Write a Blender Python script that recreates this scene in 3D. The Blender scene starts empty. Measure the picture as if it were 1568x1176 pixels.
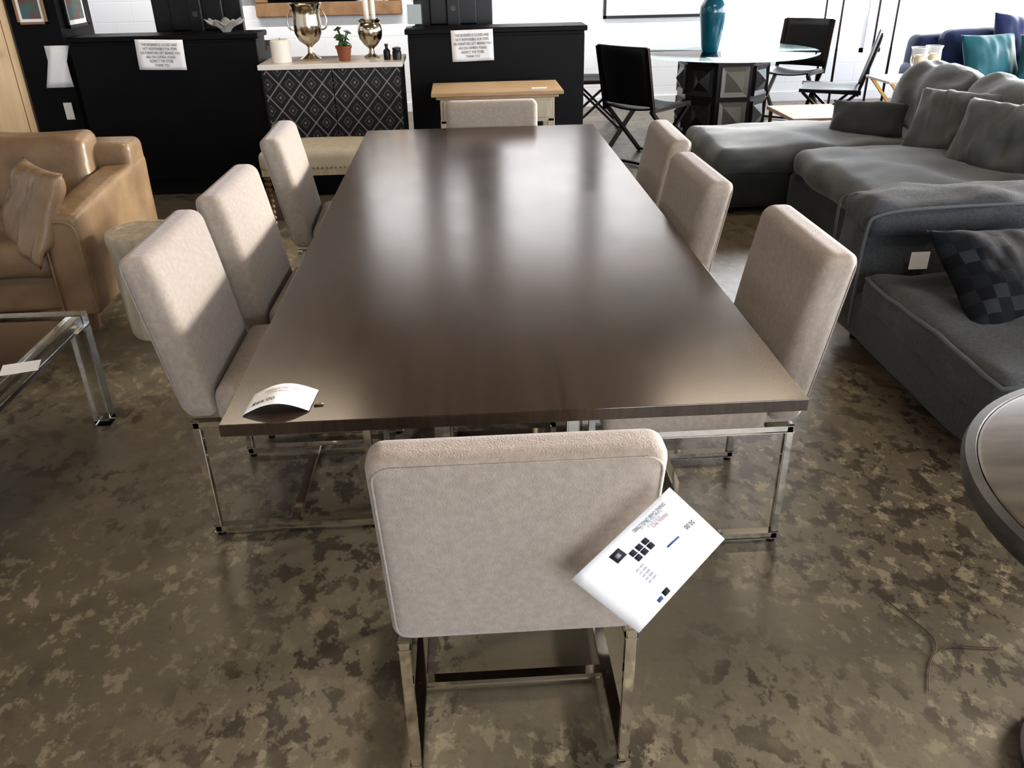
import bpy, bmesh, math, random
from mathutils import Vector, Matrix, noise
random.seed(7)
S=bpy.context.scene
COL=S.collection
def c(r,g,b):
    f=lambda v:(v/255/12.92) if v/255<=.04045 else ((v/255+.055)/1.055)**2.4
    return (f(r),f(g),f(b),1)
# ---------------------------------------------------------------- materials
def mat(name,col,rough=.6,metal=0,var=None,vscale=8,bump=0,bscale=60,sheen=0,sheen_col=None,coat=0,trans=0,ior=1.45,alpha=1,stretch=None,detail=5,emit=0,spec=None):
    m=bpy.data.materials.new(name); m.use_nodes=True
    nt=m.node_tree; N=nt.nodes; L=nt.links; p=N['Principled BSDF']
    p.inputs['Base Color'].default_value=col
    p.inputs['Roughness'].default_value=rough; p.inputs['Metallic'].default_value=metal
    if coat: p.inputs['Coat Weight'].default_value=coat; p.inputs['Coat Roughness'].default_value=.25
    if trans: p.inputs['Transmission Weight'].default_value=trans
    p.inputs['IOR'].default_value=ior
    if spec is not None: p.inputs['Specular IOR Level'].default_value=spec
    if sheen:
        p.inputs['Sheen Weight'].default_value=sheen; p.inputs['Sheen Roughness'].default_value=.45
        if sheen_col: p.inputs['Sheen Tint'].default_value=sheen_col
    if emit:
        p.inputs['Emission Color'].default_value=col; p.inputs['Emission Strength'].default_value=emit
    tc=N.new('ShaderNodeTexCoord'); mp=N.new('ShaderNodeMapping'); L.new(tc.outputs['Object'],mp.inputs[0])
    if stretch: mp.inputs['Scale'].default_value=stretch
    if var:
        n=N.new('ShaderNodeTexNoise'); n.inputs['Scale'].default_value=vscale; n.inputs['Detail'].default_value=detail; L.new(mp.outputs[0],n.inputs[0])
        r=N.new('ShaderNodeValToRGB'); r.color_ramp.elements[0].position=.35; r.color_ramp.elements[1].position=.66
        r.color_ramp.elements[0].color=col; r.color_ramp.elements[1].color=var
        L.new(n.outputs['Fac'],r.inputs[0]); L.new(r.outputs[0],p.inputs['Base Color'])
    if bump:
        n=N.new('ShaderNodeTexNoise'); n.inputs['Scale'].default_value=bscale; n.inputs['Detail'].default_value=4; L.new(mp.outputs[0],n.inputs[0])
        b=N.new('ShaderNodeBump'); b.inputs['Strength'].default_value=bump; b.inputs['Distance'].default_value=.01
        L.new(n.outputs['Fac'],b.inputs['Height']); L.new(b.outputs[0],p.inputs['Normal'])
    return m
def mathn(nt,op,a,b=None):
    n=nt.nodes.new('ShaderNodeMath'); n.operation=op
    for i,v in enumerate((a,b)):
        if v is None: continue
        if isinstance(v,(int,float)): n.inputs[i].default_value=v
        else: nt.links.new(v,n.inputs[i])
    return n.outputs[0]

M={}
M['fabric']=mat('chair_chenille',c(143,133,123),.85,var=c(153,144,134),vscale=70,bump=.3,bscale=300,sheen=.35,sheen_col=c(220,220,238))
M['chrome']=mat('polished_steel',c(245,243,238),.06,1)
M['steel_d']=mat('brushed_nickel',c(150,143,132),.25,1)
M['black']=mat('black_laminate',c(11,11,14),.5,var=c(16,16,19),vscale=3,spec=.2)
M['blackg']=mat('black_plastic',c(12,12,14),.35)
M['white']=mat('white_paint',c(228,230,234),.7,bump=.1,bscale=30)
M['paper']=mat('paper',c(228,228,230),.6)
M['ink']=mat('ink',c(45,45,55),.7)
M['inkg']=mat('ink_grey',c(140,140,150),.7)
M['inkb']=mat('ink_blue',c(70,100,150),.7)
M['red']=mat('ink_red',c(170,110,105),.7)
M['leather']=mat('tan_leather',c(114,94,73),.38,var=c(136,115,91),vscale=5,bump=.25,bscale=35)
M['wash']=mat('whitewashed_wood',c(160,150,132),.6,var=c(188,179,162),vscale=6,bump=.3,bscale=30,stretch=(4,4,.5))
M['oak']=mat('bleached_oak',c(158,132,100),.5,var=c(178,153,121),vscale=7,stretch=(.6,5,5),bump=.15,bscale=20)
M['oakc']=mat('pale_oak',c(168,158,138),.6,var=c(186,177,159),vscale=7,stretch=(5,5,.6),bump=.15)
M['door']=mat('blond_wood_door',c(230,200,158),.45,var=c(240,212,174),vscale=4,stretch=(6,6,.5))
M['greyv']=mat('grey_velvet',c(64,67,68),.8,var=c(86,89,89),vscale=4,bump=.2,bscale=150,sheen=.35,sheen_col=c(220,225,230))
M['greyd']=mat('dark_grey_velvet',c(36,39,41),.8,var=c(48,52,54),vscale=5,sheen=.25,sheen_col=c(200,205,215))
M['linen']=mat('charcoal_linen',c(56,60,64),.9,var=c(70,74,78),vscale=90,bump=.5,bscale=220,sheen=.1)
M['linenl']=mat('charcoal_linen_piping',c(84,88,92),.9)
M['navy']=mat('navy_velvet',c(22,35,74),.7,var=c(30,46,92),vscale=4,sheen=.25)
M['teal']=mat('teal_velvet',c(12,76,86),.7,var=c(20,92,102),vscale=4,sheen=.25)
M['tealg']=mat('teal_glaze',c(8,82,100),.12,coat=.6)
M['glass']=mat('glass',c(225,245,240),.03,trans=1,ior=1.2)
M['acryl']=mat('acrylic',c(235,240,240),.04,trans=1,ior=1.3)
M['crystal']=mat('crystal',c(240,240,240),.05,trans=.7,ior=1.3)
M['silver']=mat('antique_silver',c(200,190,172),.16,1)
M['brass']=mat('brass',c(190,150,90),.25,1)
M['bronze']=mat('dark_bronze',c(40,35,33),.4,.6)
M['terra']=mat('terracotta',c(130,78,52),.7)
M['leaf']=mat('leaf_green',c(48,76,35),.6)
M['wax']=mat('wax',c(228,222,212),.5)
M['marble']=mat('marble_top',c(208,203,196),.25,var=c(218,214,208),vscale=4)
M['cream']=mat('cream_upholstery',c(186,177,160),.8,var=c(196,188,172),vscale=20,bump=.2,bscale=200)
M['dkwood']=mat('dark_turned_wood',c(96,72,50),.45)
M['ebony']=mat('ebony_carved',c(24,21,22),.3,coat=.3)
M['ebonyl']=mat('pewter_inlay',c(120,116,110),.35,.3)
M['sling']=mat('black_leather_sling',c(14,15,18),.5,spec=.3)
M['slate']=mat('slate_rim',c(60,58,56),.4,var=c(86,84,80),vscale=9,metal=.4)
M['rustic']=mat('weathered_top',c(72,67,62),.3,var=c(98,91,84),vscale=5,stretch=(1,4,1))
M['tan']=mat('tan_cord',c(70,52,36),.7)
M['darktop']=mat('rosewood_top',c(40,24,19),.2,var=c(54,34,26),vscale=5,stretch=(1,8,1),coat=.3)
M['framew']=mat('picture_mat',c(230,230,226),.5)
M['gilt']=mat('wood_mirror_frame',c(130,103,78),.45,var=c(152,122,94),vscale=10)
M['mirror']=mat('mirror_glass',c(225,228,230),.03,1)
M['art1']=mat('art_print',c(120,60,50),.6,var=c(60,110,110),vscale=9)
M['pink']=mat('pink_stone_board',c(180,156,142),.5)
M['lampem']=mat('lamp_diffuser',c(255,244,225),.5,emit=3)
M['ceil']=mat('ceiling_paint',c(106,97,84),.8)
M['ext']=mat('outdoor_pavement',c(215,212,205),.9,var=c(225,222,216),vscale=1)

def wood_top():
    m=mat('walnut_table_top',c(62,44,36),.3,coat=.0)
    nt=m.node_tree;N=nt.nodes;L=nt.links;p=N['Principled BSDF']
    tc=N.new('ShaderNodeTexCoord')
    def grain(sc,s2,det,dist):
        mp=N.new('ShaderNodeMapping'); mp.inputs['Scale'].default_value=sc; L.new(tc.outputs['Object'],mp.inputs[0])
        n=N.new('ShaderNodeTexNoise'); n.inputs['Scale'].default_value=s2; n.inputs['Detail'].default_value=det; n.inputs['Distortion'].default_value=dist; L.new(mp.outputs[0],n.inputs[0]); return n.outputs['Fac']
    g=mathn(nt,'ADD',mathn(nt,'MULTIPLY',grain((9,.7,5),2,8,1.0),.6),mathn(nt,'MULTIPLY',grain((60,1.2,10),2,6,.2),.4))
    r=N.new('ShaderNodeValToRGB'); e=r.color_ramp.elements; e[0].position=.32;e[0].color=c(44,34,27);e[1].position=.70;e[1].color=c(65,52,42)
    L.new(g,r.inputs[0]); L.new(r.outputs[0],p.inputs['Base Color'])
    p.inputs['Specular IOR Level'].default_value=.75
    n2=N.new('ShaderNodeTexNoise'); n2.inputs['Scale'].default_value=3; L.new(tc.outputs['Object'],n2.inputs[0])
    mr=N.new('ShaderNodeMapRange'); mr.inputs['To Min'].default_value=.16; mr.inputs['To Max'].default_value=.25
    L.new(n2.outputs['Fac'],mr.inputs[0]); L.new(mr.outputs[0],p.inputs['Roughness'])
    return m
M['walnut']=wood_top()
def floor_mat():
    m=bpy.data.materials.new('polished_concrete'); m.use_nodes=True; nt=m.node_tree;N=nt.nodes;L=nt.links;p=N['Principled BSDF']
    tc=N.new('ShaderNodeTexCoord'); co=tc.outputs['Object']
    def nz(s,d,dist=0,rough=.6,off=0,st=None):
        mp=N.new('ShaderNodeMapping'); mp.inputs['Location'].default_value=(off,off*.7,0); L.new(co,mp.inputs[0])
        if st: mp.inputs['Scale'].default_value=st; mp.inputs['Rotation'].default_value=(0,0,.5)
        n=N.new('ShaderNodeTexNoise'); n.inputs['Scale'].default_value=s;n.inputs['Detail'].default_value=d;n.inputs['Distortion'].default_value=dist;n.inputs['Roughness'].default_value=rough
        L.new(mp.outputs[0],n.inputs[0]); return n.outputs['Fac']
    def ramp(f,a,b,ca,cb):
        r=N.new('ShaderNodeValToRGB');e=r.color_ramp.elements;e[0].position=a;e[1].position=b;e[0].color=ca;e[1].color=cb;L.new(f,r.inputs[0]);return r.outputs[0]
    def mix(f,a,b,mode='MIX'):
        x=N.new('ShaderNodeMix');x.data_type='RGBA';x.blend_type=mode
        if isinstance(f,float): x.inputs[0].default_value=f
        else: L.new(f,x.inputs[0])
        for i,v in ((6,a),(7,b)):
            if isinstance(v,tuple): x.inputs[i].default_value=v
            else: L.new(v,x.inputs[i])
        return x.outputs[2]
    W=(1,1,1,1);B=(0,0,0,1)
    base=ramp(nz(.8,6,.4),.35,.68,c(88,81,69),c(114,106,90))
    base=mix(ramp(nz(6,9,.1,.7,3,(1,.7,1)),.32,.72,B,(.8,.8,.8,1)),base,c(103,96,81))
    base=mix(ramp(nz(45,5,.1,.7,8),.5,.75,B,(.3,.3,.3,1)),base,c(74,67,57))
    flakes=mathn(nt,'MULTIPLY',ramp(nz(20,8,.05,.66,9,(1,.75,1)),.54,.585,B,(.7,.7,.7,1)),ramp(nz(.9,5,.2,.6,5),.42,.56,B,W))
    base=mix(flakes,base,c(142,133,112))
    dark=mathn(nt,'MULTIPLY',ramp(nz(15,8,.05,.66,17,(1,.75,1)),.51,.55,B,(.8,.8,.8,1)),ramp(nz(.9,5,.3,.6,13),.43,.55,B,W))
    base=mix(dark,base,c(54,48,41))
    L.new(base,p.inputs['Base Color'])
    mr=N.new('ShaderNodeMapRange');mr.inputs['To Min'].default_value=.2;mr.inputs['To Max'].default_value=.45
    L.new(nz(6,6,.3,.6,4),mr.inputs[0]);L.new(mr.outputs[0],p.inputs['Roughness'])
    b=N.new('ShaderNodeBump');b.inputs['Strength'].default_value=.06;b.inputs['Distance'].default_value=.01;L.new(nz(30,5),b.inputs['Height']);L.new(b.outputs[0],p.inputs['Normal'])
    return m
M['floor']=floor_mat()
def block_mat():
    m=mat('painted_block_wall',c(228,231,236),.65); nt=m.node_tree;N=nt.nodes;L=nt.links;p=N['Principled BSDF']
    tc=N.new('ShaderNodeTexCoord'); sp=N.new('ShaderNodeSeparateXYZ'); cb=N.new('ShaderNodeCombineXYZ'); L.new(tc.outputs['Object'],sp.inputs[0])
    L.new(mathn(nt,'ADD',sp.outputs[0],sp.outputs[1]),cb.inputs[0]); L.new(sp.outputs[2],cb.inputs[1])
    br=N.new('ShaderNodeTexBrick'); br.inputs['Scale'].default_value=1; br.inputs['Brick Width'].default_value=.4; br.inputs['Row Height'].default_value=.2; br.inputs['Mortar Size'].default_value=.006; br.inputs['Mortar Smooth'].default_value=.3
    br.inputs['Color1'].default_value=(1,1,1,1);br.inputs['Color2'].default_value=(1,1,1,1);br.inputs['Mortar'].default_value=(0,0,0,1)
    L.new(cb.outputs[0],br.inputs[0])
    b=N.new('ShaderNodeBump'); b.inputs['Strength'].default_value=.5; b.inputs['Distance'].default_value=.006; L.new(br.outputs['Color'],b.inputs['Height']); L.new(b.outputs[0],p.inputs['Normal'])
    return m
M['block']=block_mat()
def lattice():
    m=mat('diamond_lattice',c(30,30,36),.5); nt=m.node_tree;N=nt.nodes;L=nt.links;p=N['Principled BSDF']
    tc=N.new('ShaderNodeTexCoord'); sp=N.new('ShaderNodeSeparateXYZ'); L.new(tc.outputs['Object'],sp.inputs[0])
    k=6.6
    x=sp.outputs[0];z=mathn(nt,'MULTIPLY',sp.outputs[2],.85)
    def f(v): return mathn(nt,'ABSOLUTE',mathn(nt,'SUBTRACT',mathn(nt,'FRACT',mathn(nt,'MULTIPLY',v,k)),.5))
    d=mathn(nt,'MAXIMUM',f(mathn(nt,'ADD',x,z)),f(mathn(nt,'SUBTRACT',x,z)))
    a=mathn(nt,'GREATER_THAN',d,.464)
    b=mathn(nt,'MULTIPLY',mathn(nt,'COMPARE',d,.2),.45); b.node.inputs[0].links[0].from_node.inputs[2].default_value=.025
    e=mathn(nt,'MULTIPLY',mathn(nt,'LESS_THAN',d,.07),.8)
    s=mathn(nt,'MAXIMUM',mathn(nt,'MAXIMUM',a,b),e)
    mx=N.new('ShaderNodeMix');mx.data_type='RGBA';L.new(s,mx.inputs[0]);mx.inputs[6].default_value=c(24,24,29);mx.inputs[7].default_value=c(126,122,120)
    L.new(mx.outputs[2],p.inputs['Base Color']); return m
M['lattice']=lattice()
def patch():
    m=mat('patchwork_hide',c(40,44,50),.8,spec=.2); nt=m.node_tree;N=nt.nodes;L=nt.links;p=N['Principled BSDF']
    tc=N.new('ShaderNodeTexCoord'); v=N.new('ShaderNodeVectorMath');v.operation='SCALE';v.inputs[3].default_value=19;L.new(tc.outputs['Object'],v.inputs[0])
    sp=N.new('ShaderNodeSeparateXYZ');L.new(v.outputs[0],sp.inputs[0]);cb=N.new('ShaderNodeCombineXYZ')
    fx=mathn(nt,'FLOOR',sp.outputs[0]);fy=mathn(nt,'FLOOR',sp.outputs[1])
    L.new(fx,cb.inputs[0]);L.new(fy,cb.inputs[1])
    w=N.new('ShaderNodeTexWhiteNoise');w.noise_dimensions='3D';L.new(cb.outputs[0],w.inputs[0])
    par=mathn(nt,'MULTIPLY',mathn(nt,'ABSOLUTE',mathn(nt,'MODULO',mathn(nt,'ADD',fx,fy),2)),.4)
    val=mathn(nt,'ADD',mathn(nt,'MULTIPLY',w.outputs[0],.6),par)
    r=N.new('ShaderNodeValToRGB');r.color_ramp.interpolation='CONSTANT';e=r.color_ramp.elements;e[0].color=c(11,13,18);e[1].position=.35;e[1].color=c(18,22,27)
    q=e.new(.6);q.color=c(27,31,36);q=e.new(.85);q.color=c(40,44,48)
    L.new(val,r.inputs[0]);L.new(r.outputs[0],p.inputs['Base Color']);return m
M['patch']=patch()
# ---------------------------------------------------------------- geometry helpers
def root(name,loc=(0,0,0),rz=0):
    e=bpy.data.objects.new(name,None); e.empty_display_size=.2; COL.objects.link(e); e.location=loc; e.rotation_euler=(0,0,rz); return e
def fin(name,bm,m,parent=None,smooth=True,loc=(0,0,0),rot=(0,0,0)):
    bmesh.ops.recalc_face_normals(bm,faces=bm.faces)
    me=bpy.data.meshes.new(name); bm.to_mesh(me); bm.free()
    if smooth:
        for p in me.polygons: p.use_smooth=True
    o=bpy.data.objects.new(name,me); COL.objects.link(o); me.materials.append(M[m]); o.location=loc;o.rotation_euler=rot
    if parent: o.parent=parent
    return o
def box(name,x0,x1,y0,y1,z0,z1,m,parent=None,bev=.003,loc=(0,0,0),rot=(0,0,0)):
    bm=bmesh.new(); bmesh.ops.create_cube(bm,size=1)
    for v in bm.verts: v.co=Vector(((x0+x1)/2+v.co.x*(x1-x0),(y0+y1)/2+v.co.y*(y1-y0),(z0+z1)/2+v.co.z*(z1-z0)))
    if bev: bmesh.ops.bevel(bm,geom=bm.edges[:],offset=bev,segments=2,affect='EDGES',profile=.5)
    return fin(name,bm,m,parent,False,loc,rot)
def boxes(name,lst,m,parent=None,bev=0):
    bm=bmesh.new()
    for (x0,x1,y0,y1,z0,z1) in lst:
        r=bmesh.ops.create_cube(bm,size=1)
        for v in r['verts']: v.co=Vector(((x0+x1)/2+v.co.x*(x1-x0),(y0+y1)/2+v.co.y*(y1-y0),(z0+z1)/2+v.co.z*(z1-z0)))
    if bev: bmesh.ops.bevel(bm,geom=bm.edges[:],offset=bev,segments=2,affect='EDGES')
    return fin(name,bm,m,parent,False)
def bar(name,p1,p2,w,t,m,parent=None,up=(0,0,1)):
    p1=Vector(p1);p2=Vector(p2);d=(p2-p1);l=d.length;d.normalize();u=Vector(up)
    if abs(d.dot(u))>.95: u=Vector((0,1,0))
    s=d.cross(u).normalized();u=s.cross(d)
    bm=bmesh.new();bmesh.ops.create_cube(bm,size=1);mid=(p1+p2)/2
    for v in bm.verts: v.co=mid+d*(v.co.x*l)+s*(v.co.y*w)+u*(v.co.z*t)
    bmesh.ops.bevel(bm,geom=bm.edges[:],offset=min(w,t)*.12,segments=2,affect='EDGES')
    return fin(name,bm,m,parent,False)
def rod(name,p1,p2,r,m,parent=None,r2=None,seg=12):
    p1=Vector(p1);p2=Vector(p2);d=p2-p1;bm=bmesh.new()
    bmesh.ops.create_cone(bm,cap_ends=True,segments=seg,radius1=r,radius2=r if r2 is None else r2,depth=d.length)
    q=d.to_track_quat('Z','Y').to_matrix().to_4x4()
    bm.transform(Matrix.Translation((p1+p2)/2)@q)
    return fin(name,bm,m,parent)
def lathe(name,prof,cx,cy,m,parent=None,seg=32,z=0):
    bm=bmesh.new();rings=[]
    for r,h in prof:
        rings.append([bm.verts.new((cx+r*math.cos(2*math.pi*i/seg),cy+r*math.sin(2*math.pi*i/seg),z+h)) for i in range(seg)])
    for a,b in zip(rings,rings[1:]):
        for i in range(seg): bm.faces.new((a[i],a[(i+1)%seg],b[(i+1)%seg],b[i]))
    bm.faces.new(rings[0][::-1]);bm.faces.new(rings[-1])
    o=fin(name,bm,m,parent)
    md=o.modifiers.new('e','EDGE_SPLIT');md.split_angle=math.radians(40)
    return o
def tube(name,pts,r,m,parent=None,cyc=False):
    cu=bpy.data.curves.new(name,'CURVE');cu.dimensions='3D';cu.bevel_depth=r;cu.bevel_resolution=3
    s=cu.splines.new('NURBS' if not cyc else 'POLY');s.points.add(len(pts)-1)
    for i,p in enumerate(pts): s.points[i].co=(*p,1)
    s.use_cyclic_u=cyc
    if not cyc: s.use_endpoint_u=True;s.order_u=3
    o=bpy.data.objects.new(name,cu);COL.objects.link(o);cu.materials.append(M[m])
    dg=bpy.context.evaluated_depsgraph_get();me=bpy.data.meshes.new_from_object(o.evaluated_get(dg))
    bpy.data.objects.remove(o);o=bpy.data.objects.new(name,me);COL.objects.link(o)
    if not me.materials: me.materials.append(M[m])
    for p in me.polygons:p.use_smooth=True
    if parent:o.parent=parent
    return o
def textmap(name,s,fn,m,parent,size=1):
    """flat lettering: glyph outlines remapped onto a paper surface"""
    cu=bpy.data.curves.new(name,'FONT');cu.body=s;cu.size=size;cu.align_x='CENTER';cu.align_y='CENTER';cu.resolution_u=2
    o=bpy.data.objects.new(name,cu);COL.objects.link(o)
    dg=bpy.context.evaluated_depsgraph_get();me=bpy.data.meshes.new_from_object(o.evaluated_get(dg))
    bpy.data.objects.remove(o)
    for v in me.vertices: v.co=Vector(fn(v.co.x,v.co.y))
    o=bpy.data.objects.new(name,me);COL.objects.link(o);me.materials.clear();me.materials.append(M[m]);o.parent=parent;return o
def axis(h,r,n):
    e=[-h,-h+.12*r,-h+.35*r,-h+.65*r]; L=[-(h-r)+2*(h-r)*i/n for i in range(n+1)]
    return e+L+[-v for v in e[::-1]]
def softbox(name,size,center,r,m,parent=None,puff=(0,0,0),wr=0,ws=6,n=10,deform=None,rot=(0,0,0),loc=None,seed=0):
    hx,hy,hz=[s/2 for s in size]; r=min(r,hx*.98,hy*.98,hz*.98)
    A=[axis(hx,r,n),axis(hy,r,n),axis(hz,r,n)]
    bm=bmesh.new();D={}
    def V(i,j,k):
        key=(i,j,k)
        if key not in D: D[key]=bm.verts.new((A[0][i],A[1][j],A[2][k]))
        return D[key]
    nx,ny,nz_=len(A[0])-1,len(A[1])-1,len(A[2])-1
    for i in range(nx):
        for j in range(ny):
            for k in (0,nz_): bm.faces.new((V(i,j,k),V(i+1,j,k),V(i+1,j+1,k),V(i,j+1,k)))
    for i in range(nx):
        for k in range(nz_):
            for j in (0,ny): bm.faces.new((V(i,j,k),V(i+1,j,k),V(i+1,j,k+1),V(i,j,k+1)))
    for j in range(ny):
        for k in range(nz_):
            for i in (0,nx): bm.faces.new((V(i,j,k),V(i,j+1,k),V(i,j+1,k+1),V(i,j,k+1)))
    for v in bm.verts:
        p=v.co; q=Vector((max(-hx+r,min(hx-r,p.x)),max(-hy+r,min(hy-r,p.y)),max(-hz+r,min(hz-r,p.z))))
        d=p-q
        if d.length>1e-9: p=q+d.normalized()*r
        u,w,t=p.x/hx,p.y/hy,p.z/hz
        fx=max(0,(1-w*w)*(1-t*t));fy=max(0,(1-u*u)*(1-t*t));fz=max(0,(1-u*u)*(1-w*w))
        v.co=p+Vector((puff[0]*u*fx**.6,puff[1]*w*fy**.6,puff[2]*t*fz**.6))
    if wr:
        bmesh.ops.recalc_face_normals(bm,faces=bm.faces);bm.normal_update()
        o=Vector((seed*3.1,seed*1.7,0))
        for v in bm.verts:
            rd=noise.ridged_multi_fractal(v.co*ws*.8+o,1,2,3,1,2)-1
            v.co+=v.normal*(wr*noise.noise(v.co*ws+o)+wr*.35*rd)
    if deform:
        for v in bm.verts: v.co=Vector(deform(v.co.copy()))
    if loc is None:
        for v in bm.verts:v.co+=Vector(center);
        return fin(name,bm,m,parent)
    return fin(name,bm,m,parent,True,loc,rot)
def pillow(name,w,h,t,m,parent,loc,rot,wr=.012,seed=0,n=26):
    bm=bmesh.new();g={}
    for s in (1,-1):
        for i in range(n+1):
            for j in range(n+1):
                u=-1+2*i/n;v=-1+2*j/n
                edge=(i in(0,n) or j in(0,n))
                if s==-1 and edge: g[(s,i,j)]=g[(1,i,j)];continue
                z=s*t/2*max(0,(1-abs(u)**2.6)*(1-abs(v)**2.6))**.55
                x=u*w/2*(1-.07*(1-v*v));y=v*h/2*(1-.07*(1-u*u))
                if not edge: z+=s*wr*noise.noise(Vector((x*9+seed,y*9,s)))+s*wr*.7*noise.noise(Vector((x*20,y*5+seed,s)))
                g[(s,i,j)]=bm.verts.new((x,y,z))
        for i in range(n):
            for j in range(n): bm.faces.new((g[(s,i,j)],g[(s,i+1,j)],g[(s,i+1,j+1)],g[(s,i,j+1)]))
    return fin(name,bm,m,parent,True,loc,rot)
def sheet(name,P,m,parent=None,th=.0006):
    bm=bmesh.new();V=[[bm.verts.new(p) for p in row] for row in P]
    for i in range(len(P)-1):
        for j in range(len(P[0])-1): bm.faces.new((V[i][j],V[i+1][j],V[i+1][j+1],V[i][j+1]))
    o=fin(name,bm,m,parent); md=o.modifiers.new('s','SOLIDIFY');md.thickness=th;md.offset=0;return o

# ---------------------------------------------------------------- room
XL,XR,YF,YB,H=-4.6,6.9,-3.5,9.9,3.3
box('floor',XL-.2,XR+.2,YF-.2,YB+.2,-.1,0,'floor',bev=0)
box('ceiling',XL-.2,XR+.2,YF-.2,YB+.2,H,H+.1,'ceil',bev=0)
box('ground_outdoor',-30,40,-30,50,-.2,-.11,'ext',bev=0)
def wall_open(name,ax,fixed,a0,a1,opens,m):
    L=[];cur=a0
    def seg(p,q,z0,z1):
        if ax=='x': L.append((p,q,fixed[0],fixed[1],z0,z1))
        else: L.append((fixed[0],fixed[1],p,q,z0,z1))
    for (p,q,z0,z1) in opens:
        if p>cur: seg(cur,p,0,H)
        if z0>0: seg(p,q,0,z0)
        seg(p,q,z1,H);cur=q
    if cur<a1: seg(cur,a1,0,H)
    boxes(name,L,m)
backO=[(2.9,4.6,.5,3.0),(4.75,6.7,.5,3.0)]
rightO=[(-2.6,-.2,.7,3.0),(.1,2.5,.7,3.0),(2.8,5.2,.7,3.0),(5.5,9.2,.5,3.0)]
frontO=[(.6,5.6,.5,3.0)]
wall_open('wall_back','x',(YB,YB+.18),XL,XR,backO,'block')
wall_open('wall_right','y',(XR,XR+.18),YF,YB+.18,rightO,'white')
wall_open('wall_front','x',(YF-.18,YF),XL,XR,frontO,'white')
box('wall_left',XL-.18,XL,YF,YB,0,H,'white',bev=0)
box('wall_partition',XL,-3.17,6.6,6.75,0,H,'black',bev=0)
wi=1
def window(ax,f,p,q,z0,z1):
    global wi
    r=root('window_%d'%wi);wi+=1
    n=max(1,round((q-p)/1.3));t=.05
    L=[(p,q,z0,z0+t),(p,q,z1-t,z1)]
    for i in range(n+1):
        a=p+(q-p-t)*i/n;L.append((a,a+t,z0,z1))
    bb=[((a,b,f+.05,f+.11,c_,d) if ax=='x' else (f+.05,f+.11,a,b,c_,d)) for a,b,c_,d in L]
    boxes('frame',bb,'white',r)
    l=bpy.data.lights.new('portal','AREA');l.shape='RECTANGLE';l.size=q-p;l.size_y=z1-z0;l.cycles.is_portal=True
    o=bpy.data.objects.new('portal',l);COL.objects.link(o);o.parent=r
    return o,(p+q)/2,(z0+z1)/2
for (p,q,a,b) in backO:
    o,mid,zc=window('x',YB,p,q,a,b);o.location=(mid,YB+.15,zc);o.rotation_euler=(-math.pi/2,0,0)
for (p,q,a,b) in rightO:
    o,mid,zc=window('y',XR,p,q,a,b);o.location=(XR+.15,mid,zc);o.rotation_euler=Matrix(((0,0,1),(1,0,0),(0,1,0))).to_euler()
for (p,q,a,b) in frontO:
    o,mid,zc=window('x',YF-.16,p,q,a,b);o.location=(mid,YF-.15,zc);o.rotation_euler=(math.pi/2,0,0)
box('baseboard_back',XL,XR,YB-.015,YB,0,.1,'white',bev=0)
for x0,x1 in((-2.6,-1.2),(-.52,-.26),(.02,.42),(1.35,1.6)):  # added black panels, out of view, to put dark streaks in the tabletop reflection
    r=root('added_streak_panel',((x0+x1)/2,YB-.03,2.2));w=(x1-x0)/2
    box('panel_face',-w,w,-.02,.028,-.98,1.0,'black',r,bev=.004)

# door
d=root('door_1',(-3.68,6.6,0))
box('door_leaf',-.44,.44,-.045,-.005,.01,2.1,'door',d)
boxes('door_casing',[(-.52,-.45,-.05,-.002,0,2.18),(.45,.5,-.05,-.002,0,2.18),(-.52,.5,-.05,-.002,2.12,2.18)],'door',d)
lathe('door_knob',[(.012,0),(.014,.03),(.03,.04),(.033,.055),(.02,.07)],0,0,'blackg',d).matrix_local=Matrix.Translation((.36,-.045,1.02))@Matrix.Rotation(math.pi/2,4,'X')

pl=root('black_pillar',(-2.95,6.8,0))
box('pillar_body',-.2,.13,-.28,.3,0,H,'black',pl,bev=0)
o=root('light_switch_plate',(-2.90,6.515,.62));box('switch_plate',-.03,.03,-.008,0,-.06,.06,'marble',o,bev=.002)
def pic(name,loc,rz,w,h,fm,am,fw=.02,matw=.04):
    r=root(name,loc,rz)
    boxes('picture_frame',[(-w/2,w/2,-.02,0,-h/2,-h/2+fw),(-w/2,w/2,-.02,0,h/2-fw,h/2),(-w/2,-w/2+fw,-.02,0,-h/2,h/2),(w/2-fw,w/2,-.02,0,-h/2,h/2)],fm,r)
    box('picture_mat',-w/2+fw,w/2-fw,-.01,-.002,-h/2+fw,h/2-fw,'framew',r,bev=0)
    if matw: box('print',-w/2+fw+matw,w/2-fw-matw,-.012,-.0101,-h/2+fw+matw,h/2-fw-matw,am,r,bev=0)
    return r
pic('framed_picture',(-2.99,6.515,1.34),0,.2,.26,'gilt','art1',.015,.02)
pic('framed_picture',(-2.815,6.8,1.34),math.pi/2,.36,.34,'blackg','art1',.02,.03)
pic('framed_picture',(2.15,YB-.005,1.45),0,1.15,1.05,'blackg','paper',.03,.1)
mr_=root('wall_mirror',(-1.4,YB-.005,1.62))
boxes('mirror_frame',[(-.78,.78,-.05,0,-.6,-.46),(-.78,.78,-.05,0,.46,.55),(-.78,-.64,-.05,0,-.46,.46),(.64,.78,-.05,0,-.46,.46)],'gilt',mr_,bev=.008)
box('mirror_pane',-.64,.64,-.04,-.035,-.46,.46,'mirror',mr_,bev=0)

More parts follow.
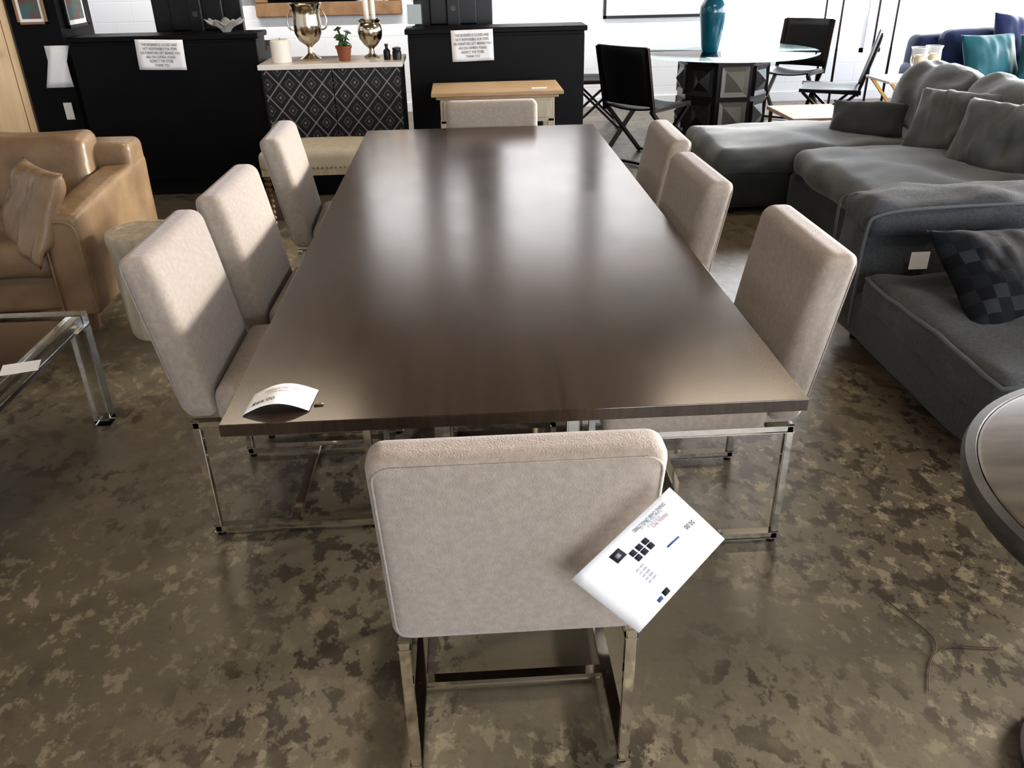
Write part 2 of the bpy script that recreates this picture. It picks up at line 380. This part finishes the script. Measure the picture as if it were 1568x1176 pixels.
# ---------------------------------------------------------------- dining table
t=root('dining_table',(.085,3.06,0))
TW,TL=.612,1.573
box('table_top',-TW,TW,-TL,TL,.732,.76,'walnut',t,bev=.0015)
bx=.215
for s in(-1,1):
    bar('floor_rail_%d'%(s+2),(s*bx+.015,-.75,.02),(s*bx+.015,1.1,.02),.04,.04,'chrome',t)
    bar('top_rail_%d'%(s+2),(s*bx+.015,-.75,.712),(s*bx+.015,1.1,.712),.04,.04,'chrome',t)
    for yy in(-.73,.95): bar('post_%d_%d'%(s+2,yy>0),(s*bx+.015,yy,.04),(s*bx+.015,yy,.692),.05,.04,'chrome',t)
for yy in(-.45,.9): bar('cross_bar_%d'%(yy>0),(-bx,yy,.02),(bx+.03,yy,.02),.04,.035,'chrome',t)
# ---------------------------------------------------------------- dining chair
def chair(loc,rz,sz=1):
    r=root('dining_chair',loc,rz); r.scale=(1,1,sz)
    softbox('backrest',(.50,.095,.475),(0,-.222,.645),.032,'fabric',r,puff=(0,.008,0),deform=lambda p:(p.x*(1+.012*(p.z/.2375)),p.y-.088*max(0,(p.z+.2375)/.475)**1.1,p.z),n=10)
    softbox('seat',(.49,.47,.115),(0,.055,.44),.035,'fabric',r,puff=(0,0,.012),n=8)
    pts=[];w,z0,z1,rr=.238,.425,.868,.03
    for cx,cz,a0 in((w-rr,z1-rr,0),(-w+rr,z1-rr,90),(-w+rr,z0+rr,180),(w-rr,z0+rr,270)):
        for q in range(5):
            a=math.radians(a0+q*22.5);x=cx+rr*math.cos(a);z=cz+rr*math.sin(a)
            k=max(0,(z-.4075)/.475)**1.1
            pts.append((x*(1+.012*(z-.645)/.2375),-.2665-.088*k,z))
    tube('back_piping',pts,.0022,'fabric',r,True)
    for s in(-1,1):
        x=s*.228
        bar('rear_leg_%d'%(s+2),(x,-.245,.012),(x,-.245,.4),.022,.022,'chrome',r)
        bar('front_leg_%d'%(s+2),(x,.245,.012),(x,.245,.4),.022,.022,'chrome',r)
        bar('floor_runner_%d'%(s+2),(x,-.255,.024),(x,.255,.024),.022,.022,'chrome',r)
        bar('seat_rail_%d'%(s+2),(x,-.255,.385),(x,.255,.385),.022,.022,'chrome',r)
        for yy in(-.24,.24): rod('glide_%d_%d'%(s+2,yy>0),(x,yy,0),(x,yy,.014),.012,'blackg',r)
    bar('stretcher',(-.228,-.01,.024),(.228,-.01,.024),.022,.02,'chrome',r)
    return r
chair((.063,1.48,0),0)
chair((-.575,2.37,0),-math.pi/2,1.03)
chair((-.53,2.945,0),-math.pi/2-.02,1.04)
chair((-.54,3.93,0),-math.pi/2+.04,1.03)
chair((.635,2.20,0),math.pi/2,1.03)
chair((.525,2.92,0),math.pi/2+.02,1.04)
chair((.58,3.66,0),math.pi/2-.03,1.03)
chair((.15,4.44,0),math.pi)

# tags
tg=root('price_tag',(-.415,1.57,.761),.06)
def TP(u,v,o=0): return Vector((-.068+.136*u+.012*(v-.5),-.045+.09*v,.001+.022*math.sin(math.pi*u)+o))
sheet('tag_card',[[TP(i/14,j/4) for j in range(5)] for i in range(15)],'paper',tg)
def tt(s,u,v,size,m,sx=.6): textmap('tag_text',s,lambda x,y:TP(u-x*size*sx,v-y*size,.0009),m,tg)
tt('DINING TABLE 120" WALNUT',.5,.78,.10,'red',.42);tt('POLISHED BASE, SEATS 10',.5,.64,.09,'inkg',.42);tt('00.99$',.28,.30,.22,'ink')
rod('tag_clip',(.070,-.02,.002),(.090,-.02,.002),.0025,'steel_d',tg)
A,B_,C_,D_=[Vector(v) for v in((.303,1.085,.837),(.407,1.10,.72),(.276,1.115,.503),(.151,1.11,.636))]
tg=root('price_tag',(.28,1.10,.67))
O=Vector((.28,1.10,.67))
def SP(u,v,off=0):
    p=A*(1-u)*(1-v)+B_*u*(1-v)+C_*u*v+D_*(1-u)*v
    return p-O+Vector((0,.010*math.sin(math.pi*u)*math.sin(math.pi*v)-.006*u-off,0))
sheet('tag_sheet',[[SP(i/10,j/10) for j in range(11)] for i in range(11)],'paper',tg)
def ink(u0,u1,v0,v1,m='ink',o=.0012): sheet('print_block',[[SP(u0+(u1-u0)*i/2,v0+(v1-v0)*j/2,o) for j in range(3)] for i in range(3)],m,tg,.0002)
ink(.12,.26,.58,.68);ink(.16,.22,.61,.65,'inkg',.0016)
for i in range(2):
    for j in range(3): ink(.27+.09*i,.345+.09*i,.39+.065*j,.44+.065*j)
ink(.88,.94,.57,.63);ink(.90,.94,.65,.70,'inkb');ink(.55,.57,.22,.34,'inkb')
def st(s,u,v,size,m,sx=.62):
    textmap('tag_text',s,lambda x,y:SP(u+y*size*1.5,v+x*size*sx,.0013),m,tg)
st('DINING CHAIR UPHOLSTERED',.10,.26,.045,'ink',.5);st('Polished nickel base, set of 8',.145,.26,.035,'inkg',.5);st('W 20 D 24 H 35',.185,.26,.035,'inkg',.5)
st('50.00',.53,.10,.06,'ink');st('ORIGINAL PRICE',.23,.22,.04,'red',.5)
for i in range(5): st('textile - color',.50+.05*i,.60,.03,'inkg',.5)

# ---------------------------------------------------------------- counters
def counter(name,x0,x1):
    cx=(x0+x1)/2;w=(x1-x0)/2
    r=root(name,(cx,6.75,0))
    box('counter_body',-w+.02,w-.02,-.33,-.05,.06,1.09,'black',r)
    box('toe_kick',-w+.04,w-.04,-.29,-.08,0,.06,'blackg',r)
    box('counter_ledge',-w,w,-.35,-.03,1.09,1.125,'black',r,bev=.006)
    box('front_panel',-w+.02,w-.02,-.345,-.331,.12,1.07,'black',r,bev=.004)
    box('rear_shelf',-w+.02,w-.02,-.03,.5,.98,1.01,'black',r)
    for s in(-1,1): box('shelf_support_%d'%(s+2),s*(w-.04)-.015,s*(w-.04)+.015,-.03,.48,0,.98,'black',r)
    return r
counter('reception_counter',-2.76,-1.43)
counter('reception_counter',-.40,.91)
def sign(loc,w,h,rx=0,rot=0):
    r=root('paper_sign',loc);r.rotation_euler=(rx,rot,0)
    n=8
    sheet('sign_sheet',[[(-w/2+w*i/n,-.003-.003*math.sin(i*.8+j*.5),-h/2+h*j/n) for j in range(n+1)] for i in range(n+1)],'paper',r)
    for k,s in enumerate(('THIS BUSINESS IS CLOSED AND','NOT RESPONSIBLE FOR ITEMS','OR FURNITURE LEFT BEHIND YOU','ARE ON CAMERA. PLEASE','RESPECT THE STORE','THANK YOU')):
        z=h/2-h*(.17+.135*k)
        textmap('text_line_%d'%k,s,lambda x,y:(x*.022*.80,-.0085,z+y*.026),'ink',r)
sign((-2.12,6.396,1.0),.33,.2,0,.03)
sign((.08,6.396,1.01),.30,.21,0,-.02)
pp=root('hanging_papers',(-2.88,6.50,.92))
for k in range(3): sheet('loose_sheet_%d'%k,[[(-.07+.02*k+.14*i/4-.03*j/4*k,-.012-.008*k-.02*math.sin(j*.5)*i/4,.15-.28*j/6) for j in range(7)] for i in range(5)],'paper',pp)
def monitor(loc,w,h):
    r=root('computer_monitor',loc)
    box('screen_shell',-w/2,w/2,-.02,.03,.06,.06+h,'blackg',r,bev=.01)
    box('rear_housing',-w*.3,w*.3,-.05,-.02,.1,h*.85,'blackg',r,bev=.012)
    box('stand_column',-.05,.05,-.09,-.05,.0,.38,'blackg',r,bev=.008)
    box('stand_foot',-.13,.13,-.14,.1,-.0,.015,'blackg',r,bev=.004)
    lathe('badge',[(.02,0),(.02,.002)],0,0,'slate',r).matrix_local=Matrix.Translation((0,-.09,.22))@Matrix.Rotation(math.pi/2,4,'X')
monitor((-1.97,6.96,1.012),.66,.55)
monitor((-.05,6.96,1.012),.60,.55)
# credenza
r=root('lattice_credenza',(-.915,6.45,0))
box('credenza_carcass',-.48,.48,-.2,.24,.1,.90,'black',r)
box('credenza_plinth',-.46,.46,-.17,.2,0,.1,'black',r)
box('patterned_left_door',-.475,-.003,-.222,-.201,.42,.895,'lattice',r,bev=.002)
box('patterned_right_door',.003,.475,-.222,-.201,.42,.895,'lattice',r,bev=.002)
box('lower_drawer',-.475,.475,-.222,-.201,.13,.41,'black',r)
box('credenza_top',-.505,.497,-.25,.25,.90,.935,'marble',r,bev=.004)
Z=.936
o=root('pillar_candle',(-1.27,6.34,Z));lathe('candle_wax',[(.066,0),(.069,.01),(.069,.14),(.055,.15),(.03,.146)],0,0,'wax',o);rod('wick',(0,0,.145),(0,0,.162),.002,'blackg',o)
o=root('silver_urn',(-1.08,6.44,Z))
lathe('urn_body',[(.075,0),(.078,.012),(.05,.03),(.02,.05),(.016,.085),(.03,.1),(.07,.13),(.095,.18),(.10,.24),(.092,.3),(.1,.35),(.115,.37),(.112,.375),(.09,.35)],0,0,'silver',o,40)
for s in(-1,1): tube('urn_handle_%d'%(s+2),[(s*.095,0,.2),(s*.13,0,.2),(s*.14,0,.27),(s*.11,0,.33),(s*.095,0,.33)],.006,'silver',o)
o=root('potted_plant',(-.83,6.34,Z))
lathe('terracotta_pot',[(.038,0),(.052,.08),(.058,.085),(.058,.1),(.048,.1),(.044,.09)],0,0,'terra',o)
for i in range(18):
    a=i*2.4;q=.03+.012*(i%4);h=.12+.022*(i%5)
    tube('leaf_stem_%d'%i,[(0,0,.08),(q*.4*math.cos(a),q*.4*math.sin(a),h*.8),(q*math.cos(a),q*math.sin(a),h)],.003,'leaf',o)
    pillow('leaf_%d'%i,.05,.032,.006,'leaf',o,(q*math.cos(a),q*math.sin(a),h),(.4*math.sin(a),.5,a),0,n=6)
o=root('silver_goblet_vase',(-.65,6.49,Z))
lathe('goblet_body',[(.055,0),(.057,.01),(.022,.03),(.017,.06),(.05,.09),(.08,.13),(.09,.18),(.08,.225),(.07,.235),(.082,.255),(.078,.258),(.06,.23)],0,0,'silver',o,40)
for i in range(3): rod('taper_candle_%d'%i,(.03*math.cos(i*2.1),.03*math.sin(i*2.1),.2),(.032*math.cos(i*2.1),.032*math.sin(i*2.1),.4+.03*i),.017,'wax',o)
o=root('small_bottle',(-.53,6.34,Z));lathe('bottle_body',[(.022,0),(.024,.01),(.024,.06),(.01,.075),(.01,.09),(.013,.092),(.013,.105)],0,0,'blackg',o)
o=root('jar',(-.46,6.34,Z));lathe('jar_body',[(.03,0),(.032,.05),(.026,.06),(.03,.062),(.03,.078),(.005,.085)],0,0,'blackg',o)
o=root('acrylic_sign_holder',(-.33,6.6,1.126));box('holder_panel',-.06,.06,-.003,.003,0,.17,'acryl',o,bev=0);box('holder_base',-.06,.06,-.04,.04,0,.006,'acryl',o,bev=0);box('holder_insert',-.05,.05,.004,.006,.02,.15,'paper',o,bev=0)
o=root('crystal_bowl',(-1.68,6.56,1.126))
bm=bmesh.new();R=[]
for k,(rr,h) in enumerate(((.03,0),(.035,.012),(.05,.03),(.09,.055),(.13,.07),(.125,.074),(.085,.06),(.045,.036),(.02,.02))):
    R.append([bm.verts.new((rr*(1+.12*math.cos(i*2*math.pi*7/42)*min(1,k/3))*math.cos(i*2*math.pi/42),rr*(1+.12*math.cos(i*2*math.pi*7/42)*min(1,k/3))*math.sin(i*2*math.pi/42),h+.02*math.cos(i*2*math.pi*7/42)*(rr/.13)*(k>0))) for i in range(42)])
for a,b in zip(R,R[1:]):
    for i in range(42): bm.faces.new((a[i],a[(i+1)%42],b[(i+1)%42],b[i]))
bm.faces.new(R[0]);bm.faces.new(R[-1]);fin('bowl_body',bm,'crystal',o)

# oak console
r=root('oak_console_table',(.22,5.86,0))
box('console_top',-.43,.43,-.25,.25,.775,.80,'oak',r,bev=.005)
box('top_moulding',-.40,.40,-.225,.225,.755,.775,'oak',r,bev=.006)
box('apron',-.375,.375,-.2,.2,.60,.755,'oakc',r)
for s in(-1,1): box('drawer_front_%d'%(s+2),s*.185-.17,s*.185+.17,-.208,-.2,.625,.735,'oakc',r,bev=.004);lathe('knob_%d'%(s+2),[(.006,0),(.012,.015),(.012,.022)],0,0,'brass',r,16).matrix_local=Matrix.Translation((s*.185,-.207,.68))@Matrix.Rotation(math.pi/2,4,'X')
for sx in(-1,1):
    for sy in(-1,1): box('leg_%d_%d'%(sx+2,sy+2),sx*.355-.022,sx*.355+.022,sy*.18-.02,sy*.18+.02,0,.62,'oakc',r)
box('lower_shelf',-.36,.36,-.19,.19,.14,.165,'oakc',r)
o=root('price_card',(.5,5.72,.801));box('card',-.05,.05,-.02,.02,0,.002,'paper',o,bev=0)

# spindle stool
r=root('upholstered_stool',(-.97,5.66,0))
softbox('stool_cushion',(.72,.46,.13),(0,0,.43),.04,'cream',r,puff=(0,0,.02),n=6)
box('stool_rail',-.35,.35,-.22,.22,.34,.385,'oakc',r)
for sx in(-1,1):
    for sy in(-1,1):
        prof=[(.012,0)]
        for k in range(9):
            z=.01+k*.037;prof+=[(.012,z),(.022,z+.01),(.024,z+.018),(.022,z+.027),(.012,z+.036)]
        lathe('bobbin_leg_%d_%d'%(sx+2,sy+2),prof,sx*.325,sy*.19,'dkwood',r,16)
for i in range(24): lathe('nail_%d'%i,[(.006,0),(.004,.004)],0,0,'brass',r,8).matrix_local=Matrix.Translation((-.33+.66*i/23,-.228,.39))@Matrix.Rotation(math.pi/2,4,'X')

# ---------------------------------------------------------------- leather armchair
r=root('leather_armchair',(-2.56,4.24,0),.03)
W=.79;AW=.165
for s in(-1,1):
    ac=s*(W-AW/2)
    softbox('arm_%d'%(s+2),(AW,1.06,.50),(ac,.0,.36),.028,'leather',r,puff=(.010,.008,.008),wr=.008,ws=5,n=14,seed=s,
        deform=lambda p:(p.x,p.y,p.z+ (.05*(p.y+.5)-.015 if p.z>0 else 0)))
    h=AW/2-.008
    tube('arm_seam_%d'%(s+2),[(ac-h,-.54,.14),(ac-h,-.545,.4),(ac-h,-.54,.57),(ac+h,-.54,.57),(ac+h,-.545,.4),(ac+h,-.54,.14)],.005,'leather',r)
softbox('back_frame',(2*W,.24,.64),(0,.42,.42),.04,'leather',r,puff=(0,.02,.01),wr=.006,n=9)
softbox('seat_base',(2*W-.33,.85,.2),(0,-.05,.22),.03,'leather',r,n=8,wr=.004)
softbox('seat_cushion',(2*W-.34,.84,.17),(0,-.1,.385),.045,'leather',r,puff=(0,.02,.025),wr=.014,ws=5,n=14)
softbox('back_cushion',(2*W-.35,.22,.40),(0,.25,.605),.05,'leather',r,puff=(0,.03,.01),wr=.016,ws=6,n=14,deform=lambda p:(p.x,p.y+.2*p.z,p.z))
pillow('throw_pillow',.52,.44,.17,'leather',r,(.53,-.36,.575),(math.radians(64),0,math.radians(-50)),.03)
for sx in(-1,1):
    for sy in(-1,1): box('foot_%d_%d'%(sx+2,sy+2),sx*(W-.1)-.03,sx*(W-.1)+.03,sy*.42-.03,sy*.42+.03,0,.12,'dkwood',r)

# drum stool
r=root('whitewashed_drum_stool',(-1.50,3.80,0))
lathe('drum_body',[(.14,0),(.148,.02),(.155,.12),(.158,.25),(.156,.38),(.163,.44),(.168,.46),(.168,.492),(.163,.5),(.13,.5),(.128,.497),(.1,.497)],0,0,'wash',r,48)
# acrylic table
r=root('acrylic_coffee_table',(-2.06,2.33,0))
X,Y=.64,.59
box('wood_inset',-X+.06,X-.06,-Y+.06,Y-.06,.425,.452,'darktop',r)
boxes('acrylic_frame',[(-X,X,-Y,-Y+.055,.41,.46),(-X,X,Y-.055,Y,.41,.46),(-X,-X+.055,-Y+.056,Y-.056,.41,.46),(X-.055,X,-Y+.056,Y-.056,.41,.46)],'acryl',r,bev=.004)
for sx in(-1,1):
    for sy in(-1,1): box('leg_%d_%d'%(sx+2,sy+2),sx*(X-.03)-.03,sx*(X-.03)+.03,sy*(Y-.03)-.03,sy*(Y-.03)+.03,0,.408,'acryl',r,bev=.004)
o=root('price_card',(-1.44,2.44,.461),.3);box('card',-.055,.055,-.04,.04,0,.0015,'paper',o,bev=0)

# ---------------------------------------------------------------- linen modular chair (right foreground)
r=root('linen_modular_chair',(2.36,2.86,0))
softbox('base',(1.4,1.26,.24),(.0,-.02,.17),.05,'linen',r,wr=.008,ws=4,n=12)
softbox('seat_cushion',(1.40,1.0,.16),(-.02,-.17,.305),.05,'linen',r,puff=(.01,.015,.03),wr=.03,ws=4.5,n=28)
softbox('arm',(1.44,.24,.50),(.0,.52,.36),.06,'linen',r,puff=(.01,.02,.01),wr=.018,ws=5,n=18)
softbox('arm_pad',(1.46,.30,.13),(.0,.50,.60),.055,'linen',r,puff=(.0,.01,.02),wr=.026,ws=6,n=26)
softbox('backrest',(.26,1.26,.68),(.6,-.02,.46),.08,'linen',r,puff=(.02,0,.02),wr=.01,n=10)
def loop(x0,x1,y0,y1,z,wob=.006):
    pts=[]
    def ln(a,b):
        for i in range(10):
            t_=i/10;p=Vector(a).lerp(Vector(b),t_);p.z+=wob*noise.noise(p*7);p.x+=wob*noise.noise(p*5);pts.append(p)
    ln((x0,y0,z),(x1,y0,z));ln((x1,y0,z),(x1,y1,z));ln((x1,y1,z),(x0,y1,z));ln((x0,y1,z),(x0,y0,z));return pts
tube('seat_welt',loop(-.718,.6,-.668,.3,.368,.016),.009,'linenl',r,True)
tube('arm_welt',[(-.722,.385,.12),(-.725,.38,.4),(-.73,.36,.56),(-.72,.345,.64),(-.3,.345,.655),(0,.345,.655),(.6,.345,.65)],.007,'linenl',r)
tube('arm_welt_rear',[(-.722,.645,.12),(-.725,.65,.4),(-.73,.65,.56),(-.72,.655,.65),(0,.655,.66),(.6,.655,.65)],.006,'linenl',r)
for sx in(-1,1):
    for sy in(-1,1): rod('foot_%d_%d'%(sx+2,sy+2),(sx*.6,sy*.53,0),(sx*.6,sy*.53,.1),.03,'blackg',r)
pillow('patchwork_pillow',.52,.48,.17,'patch',r,(-.35,-.04,.475),(math.radians(38),math.radians(4),math.radians(12)),.012)
boxes('hang_tag',[(-.52,-.44,.355,.358,.385,.46)],'paper',r)

# round table right
r=root('round_dining_table',(1.385,1.08,0))
lathe('rim',[(.44,.675),(.485,.68),(.50,.69),(.505,.715),(.50,.73),(.482,.733),(.479,.728)],0,0,'slate',r,96)
lathe('table_disc',[(.46,.69),(.478,.731),(.472,.7335)],0,0,'rustic',r,96)
lathe('pedestal',[(.24,0),(.24,.02),(.08,.06),(.06,.15),(.09,.35),(.06,.55),(.14,.66),(.2,.674)],0,0,'slate',r,40)

# ---------------------------------------------------------------- sectional sofa
r=root('velvet_sectional_sofa',(2.63,5.17,0))
softbox('chaise_base',(1.55,.9,.24),(-.17,.68,.16),.04,'greyd',r,n=10,wr=.005)
softbox('chaise_cushion',(1.64,.94,.17),(-.17,.68,.345),.075,'greyv',r,puff=(.01,.01,.03),wr=.02,ws=4,n=22)
softbox('seat_base',(1.20,1.3,.24),(.10,-.42,.16),.04,'greyd',r,n=10,wr=.005)
softbox('seat_cushion',(1.24,1.22,.18),(.10,-.43,.355),.075,'greyv',r,puff=(.01,.01,.03),wr=.024,ws=4,n=22)
softbox('back_frame',(.26,2.35,.58),(.92,.05,.32),.06,'greyd',r,n=12,wr=.006)
for k,yy in enumerate((.7,-.1,-.85)):
    softbox('back_cushion_%d'%k,(.26,.82,.42),(.68,yy,.605),.10,'greyv',r,puff=(.06,.02,.03),wr=.035,ws=5,n=20,seed=k+1,deform=lambda p:(p.x+.3*p.z,p.y,p.z+.02*math.sin(p.y*4)))
pillow('throw_pillow_1',.5,.30,.15,'greyd',r,(.16,.62,.52),(math.radians(45),0,math.radians(-30)),.02,1)
pillow('throw_pillow_2',.56,.44,.2,'greyv',r,(.40,-.05,.60),(math.radians(60),0,math.radians(-50)),.045,2)
pillow('throw_pillow_3',.56,.44,.2,'greyv',r,(.42,-.50,.60),(math.radians(62),0,math.radians(-60)),.045,3)
for x,y in((-.85,.3),(-.85,1.05),(-.42,-1.0),(.6,-1.0),(.85,1.0)): rod('foot',(x,y,0),(x,y,.06),.03,'blackg',r)
r=root('low_side_table',(2.78,6.75,0))
box('board_top',-.27,.27,-.34,.28,.40,.43,'pink',r,bev=.004)
for sx in(-1,1):
    for sy in(-1,1): bar('leg_%d_%d'%(sx+2,sy+2),(sx*.24,sy*.25,0),(sx*.24,sy*.25,.40),.025,.025,'dkwood',r)

# ---------------------------------------------------------------- round glass table
r=root('glass_dining_table',(2.45,8.15,0))
lathe('glass_top',[(.84,.735),(.85,.738),(.85,.748),(.84,.75)],0,0,'glass',r,96)
bm=bmesh.new()
for z0,z1,rr in((0,.06,.45),(.06,.67,.415),(.67,.734,.44)):
    a=[bm.verts.new((rr*math.cos((i+.5)*math.pi/4),rr*math.sin((i+.5)*math.pi/4),z0)) for i in range(8)]
    b=[bm.verts.new((rr*math.cos((i+.5)*math.pi/4),rr*math.sin((i+.5)*math.pi/4),z1)) for i in range(8)]
    for i in range(8): bm.faces.new((a[i],a[(i+1)%8],b[(i+1)%8],b[i]))
    bm.faces.new(a[::-1]);bm.faces.new(b)
fin('octagonal_base',bm,'ebony',r,False)
for i in range(8):
    an=i*math.pi/4;ap=.415*math.cos(math.pi/8)
    for k,zc in enumerate((.215,.52)):
        bm=bmesh.new();hw=.125;hz=.13
        q=[(hw,-hz),(hw,hz),(-hw,hz),(-hw,-hz)];q2=[(.085,-.09),(.085,.09),(-.085,.09),(-.085,-.09)]
        V0=[bm.verts.new((ap,y,zc+z)) for y,z in q];V1=[bm.verts.new((ap+.02,y,zc+z)) for y,z in q];V2=[bm.verts.new((ap+.008,y,zc+z)) for y,z in q2];T=bm.verts.new((ap+.06,0,zc))
        for j in range(4):
            bm.faces.new((V0[j],V0[(j+1)%4],V1[(j+1)%4],V1[j]));bm.faces.new((V1[j],V1[(j+1)%4],V2[(j+1)%4],V2[j]));bm.faces.new((V2[j],V2[(j+1)%4],T))
        bm.transform(Matrix.Rotation(an,4,'Z'));fin('pyramid_block_%d_%d'%(i,k),bm,'ebonyl' if (i==6) else 'ebony',r,False)
o=root('teal_vase',(2.28,8.05,.751))
lathe('vase_body',[(.07,0),(.075,.01),(.085,.06),(.105,.22),(.12,.33),(.118,.38),(.09,.43),(.055,.46),(.045,.5),(.05,.53),(.07,.55),(.068,.556),(.04,.52)],0,0,'tealg',o,40)
def sling(loc,rz):
    r=root('folding_sling_chair',loc,rz)
    for s in(-1,1):
        x=s*.25
        bar('front_cross_leg_%d'%(s+2),(x,-.24,.01),(x,.24,.44),.022,.03,'bronze',r,up=(1,0,0))
        bar('rear_cross_leg_%d'%(s+2),(x*.93,.24,.01),(x*.93,-.22,.44),.022,.03,'bronze',r,up=(1,0,0))
        bar('back_post_%d'%(s+2),(x,-.22,.42),(x,-.34,.92),.022,.03,'bronze',r,up=(1,0,0))
        bar('seat_side_%d'%(s+2),(x,-.25,.445),(x,.27,.455),.022,.03,'bronze',r)
    bar('floor_bar_front',(-.25,.24,.02),(.25,.24,.02),.025,.02,'bronze',r);bar('floor_bar_rear',(-.25,-.24,.02),(.25,-.24,.02),.025,.02,'bronze',r)
    sheet('seat_sling',[[(-.25+.5*i/8,-.24+.5*j/6,.462-.025*math.sin(math.pi*i/8)) for j in range(7)] for i in range(9)],'sling',r,.012)
    sheet('back_sling',[[(-.25+.5*i/8,-.225-.115*j/6-.03*math.sin(math.pi*i/8),.48+.45*j/6) for j in range(7)] for i in range(9)],'sling',r,.012)
sling((1.52,7.15,0),math.radians(-50))
sling((1.32,8.75,0),math.radians(-95))
sling((3.42,8.95,0),math.radians(140))
sling((3.35,7.75,0),math.radians(66))
r=root('metal_etagere',(4.05,8.95,0))
for x in(-.28,.28):
    for y in(-.2,.2): bar('post',(x,y,0),(x,y,2.1),.02,.02,'bronze',r)
for z in(1.3,1.7,2.08):
    box('glass_shelf',-.27,.27,-.19,.19,z,z+.01,'glass',r,bev=0)
    for y in(-.2,.2): bar('rail',(-.28,y,z-.01),(.28,y,z-.01),.015,.015,'bronze',r)
r=root('brass_side_table',(3.72,7.05,0))
box('marble_top',-.30,.30,-.22,.22,.60,.62,'marble',r,bev=.004)
for sx in(-1,1):
    bar('x_leg_a_%d'%(sx+2),(-.26,sx*.18,.01),(.26,sx*.18,.6),.018,.018,'brass',r);bar('x_leg_b_%d'%(sx+2),(.26,sx*.18,.01),(-.26,sx*.18,.6),.018,.018,'brass',r)
for k,x in enumerate((.02,.18)):
    o=root('crystal_hurricane',(3.72+x,7.05+.08*k,.621))
    lathe('hurricane_body',[(.05,0),(.055,.01),(.02,.03),(.018,.05),(.05,.08),(.065,.13),(.06,.2),(.07,.23),(.066,.23),(.05,.16)],0,0,'crystal',o,24)
    lathe('hurricane_candle',[(.03,.08),(.03,.17)],0,0,'brass',o,20)
# navy sofa
r=root('navy_sofa',(5.2,7.65,0),0)
softbox('sofa_base',(2.1,.95,.3),(0,0,.22),.05,'navy',r,n=10)
softbox('sofa_back',(2.1,.24,.74),(0,.38,.48),.08,'navy',r,n=12,wr=.01,puff=(0,.02,.02))
for s in(-1,1): softbox('sofa_arm_%d'%(s+2),(.22,.95,.46),(s*.98,0,.40),.08,'navy',r,n=8,wr=.008)
for k in range(2): softbox('seat_cushion_%d'%k,(.86,.75,.18),(-.435+.87*k,-.05,.45),.06,'navy',r,n=8,puff=(0,0,.02),wr=.01);softbox('back_cushion_%d'%k,(.84,.2,.40),(-.435+.87*k,.2,.70),.08,'navy',r,n=10,puff=(0,.04,.02),wr=.015)
pillow('teal_pillow_1',.56,.42,.18,'teal',r,(-.58,-.15,.70),(math.radians(66),0,.2),.015)
pillow('teal_pillow_2',.56,.42,.18,'teal',r,(-.12,-.28,.66),(math.radians(58),.2,-.1),.015)
pillow('navy_pillow',.5,.40,.18,'navy',r,(-.25,.05,.84),(math.radians(72),.1,.1),.015)
for x in(-.95,.95):
    for y in(-.4,.4): rod('foot',(x,y,0),(x,y,.09),.025,'dkwood',r)

# cord on floor
r=root('loose_cord',(1.15,1.5,0))
tube('cord_strand_1',[(-.05,.18,.003),(-.01,.10,.003),(.01,.04,.003),(0,0,.004),(-.05,-.05,.003),(-.09,-.13,.003)],.0012,'tan',r)
tube('cord_strand_2',[(-.02,-.02,.003),(.03,.01,.004),(.08,.0,.003),(.155,-.01,.003)],.0014,'tan',r)

# ceiling fixtures
for x,y in((-1.5,1.5),(-1.5,5.5),(2,1.5),(2,5.5)):
    r=root('ceiling_light',(x,y,H))
    box('housing',-.62,.62,-.15,.15,-.06,0,'white',r);box('diffuser',-.58,.58,-.12,.12,-.068,-.06,'lampem',r,bev=0)
    l=bpy.data.lights.new('lamp','AREA');l.shape='RECTANGLE';l.size=1.15;l.size_y=.24;l.energy=18;l.color=(1,.83,.62)
    o=bpy.data.objects.new('lamp',l);COL.objects.link(o);o.parent=r;o.location=(0,0,-.075)
# added strip lights with housings, brightening the back wall for the tabletop reflection
for x in(-2.6,-.2,1.7):
    r=root('added_wall_fill',(x,8.7,H))
    box('housing',-.9,.9,-.06,.06,-.07,0,'white',r)
    l=bpy.data.lights.new('lamp','AREA');l.shape='RECTANGLE';l.size=1.7;l.size_y=.1;l.energy=72;l.color=(1,.95,.90);l.spread=math.radians(140)
    o=bpy.data.objects.new('lamp',l);COL.objects.link(o);o.parent=r;o.location=(0,.02,-.08);o.rotation_euler=(math.radians(55),0,0)

# world + sun
w=bpy.data.worlds.new('World');S.world=w;w.use_nodes=True
bg=w.node_tree.nodes['Background'];bg.inputs[0].default_value=(.91,.94,1,1);bg.inputs[1].default_value=8.5
sl=bpy.data.lights.new('sun','SUN');sl.energy=8.5;sl.angle=math.radians(10);sl.color=(1,.93,.83)
so=bpy.data.objects.new('sun',sl);COL.objects.link(so)
az,el=math.radians(22),math.radians(14)
dv=-Vector((math.cos(az)*math.cos(el),math.sin(az)*math.cos(el),math.sin(el)))
so.rotation_euler=dv.to_track_quat('-Z','Y').to_euler();so.location=(12,5,5)
S.view_settings.view_transform='Standard'
try: S.view_settings.look='Medium High Contrast'
except Exception: S.view_settings.look='None'
S.view_settings.exposure=.28
# camera
cam=bpy.data.cameras.new('camera');cam.sensor_width=36;cam.lens=36*1268/1568;cam.clip_start=.05
co=bpy.data.objects.new('camera',cam);COL.objects.link(co)
rt=Vector((.9981,-.0593,-.0176));fw=Vector((.0435,.8852,-.4631)).normalized();rt=(rt-fw*rt.dot(fw)).normalized();up=rt.cross(fw)
Mx=Matrix((rt,up,-fw)).transposed().to_4x4();Mx.translation=(0,0,1.604);co.matrix_world=Mx
S.camera=co
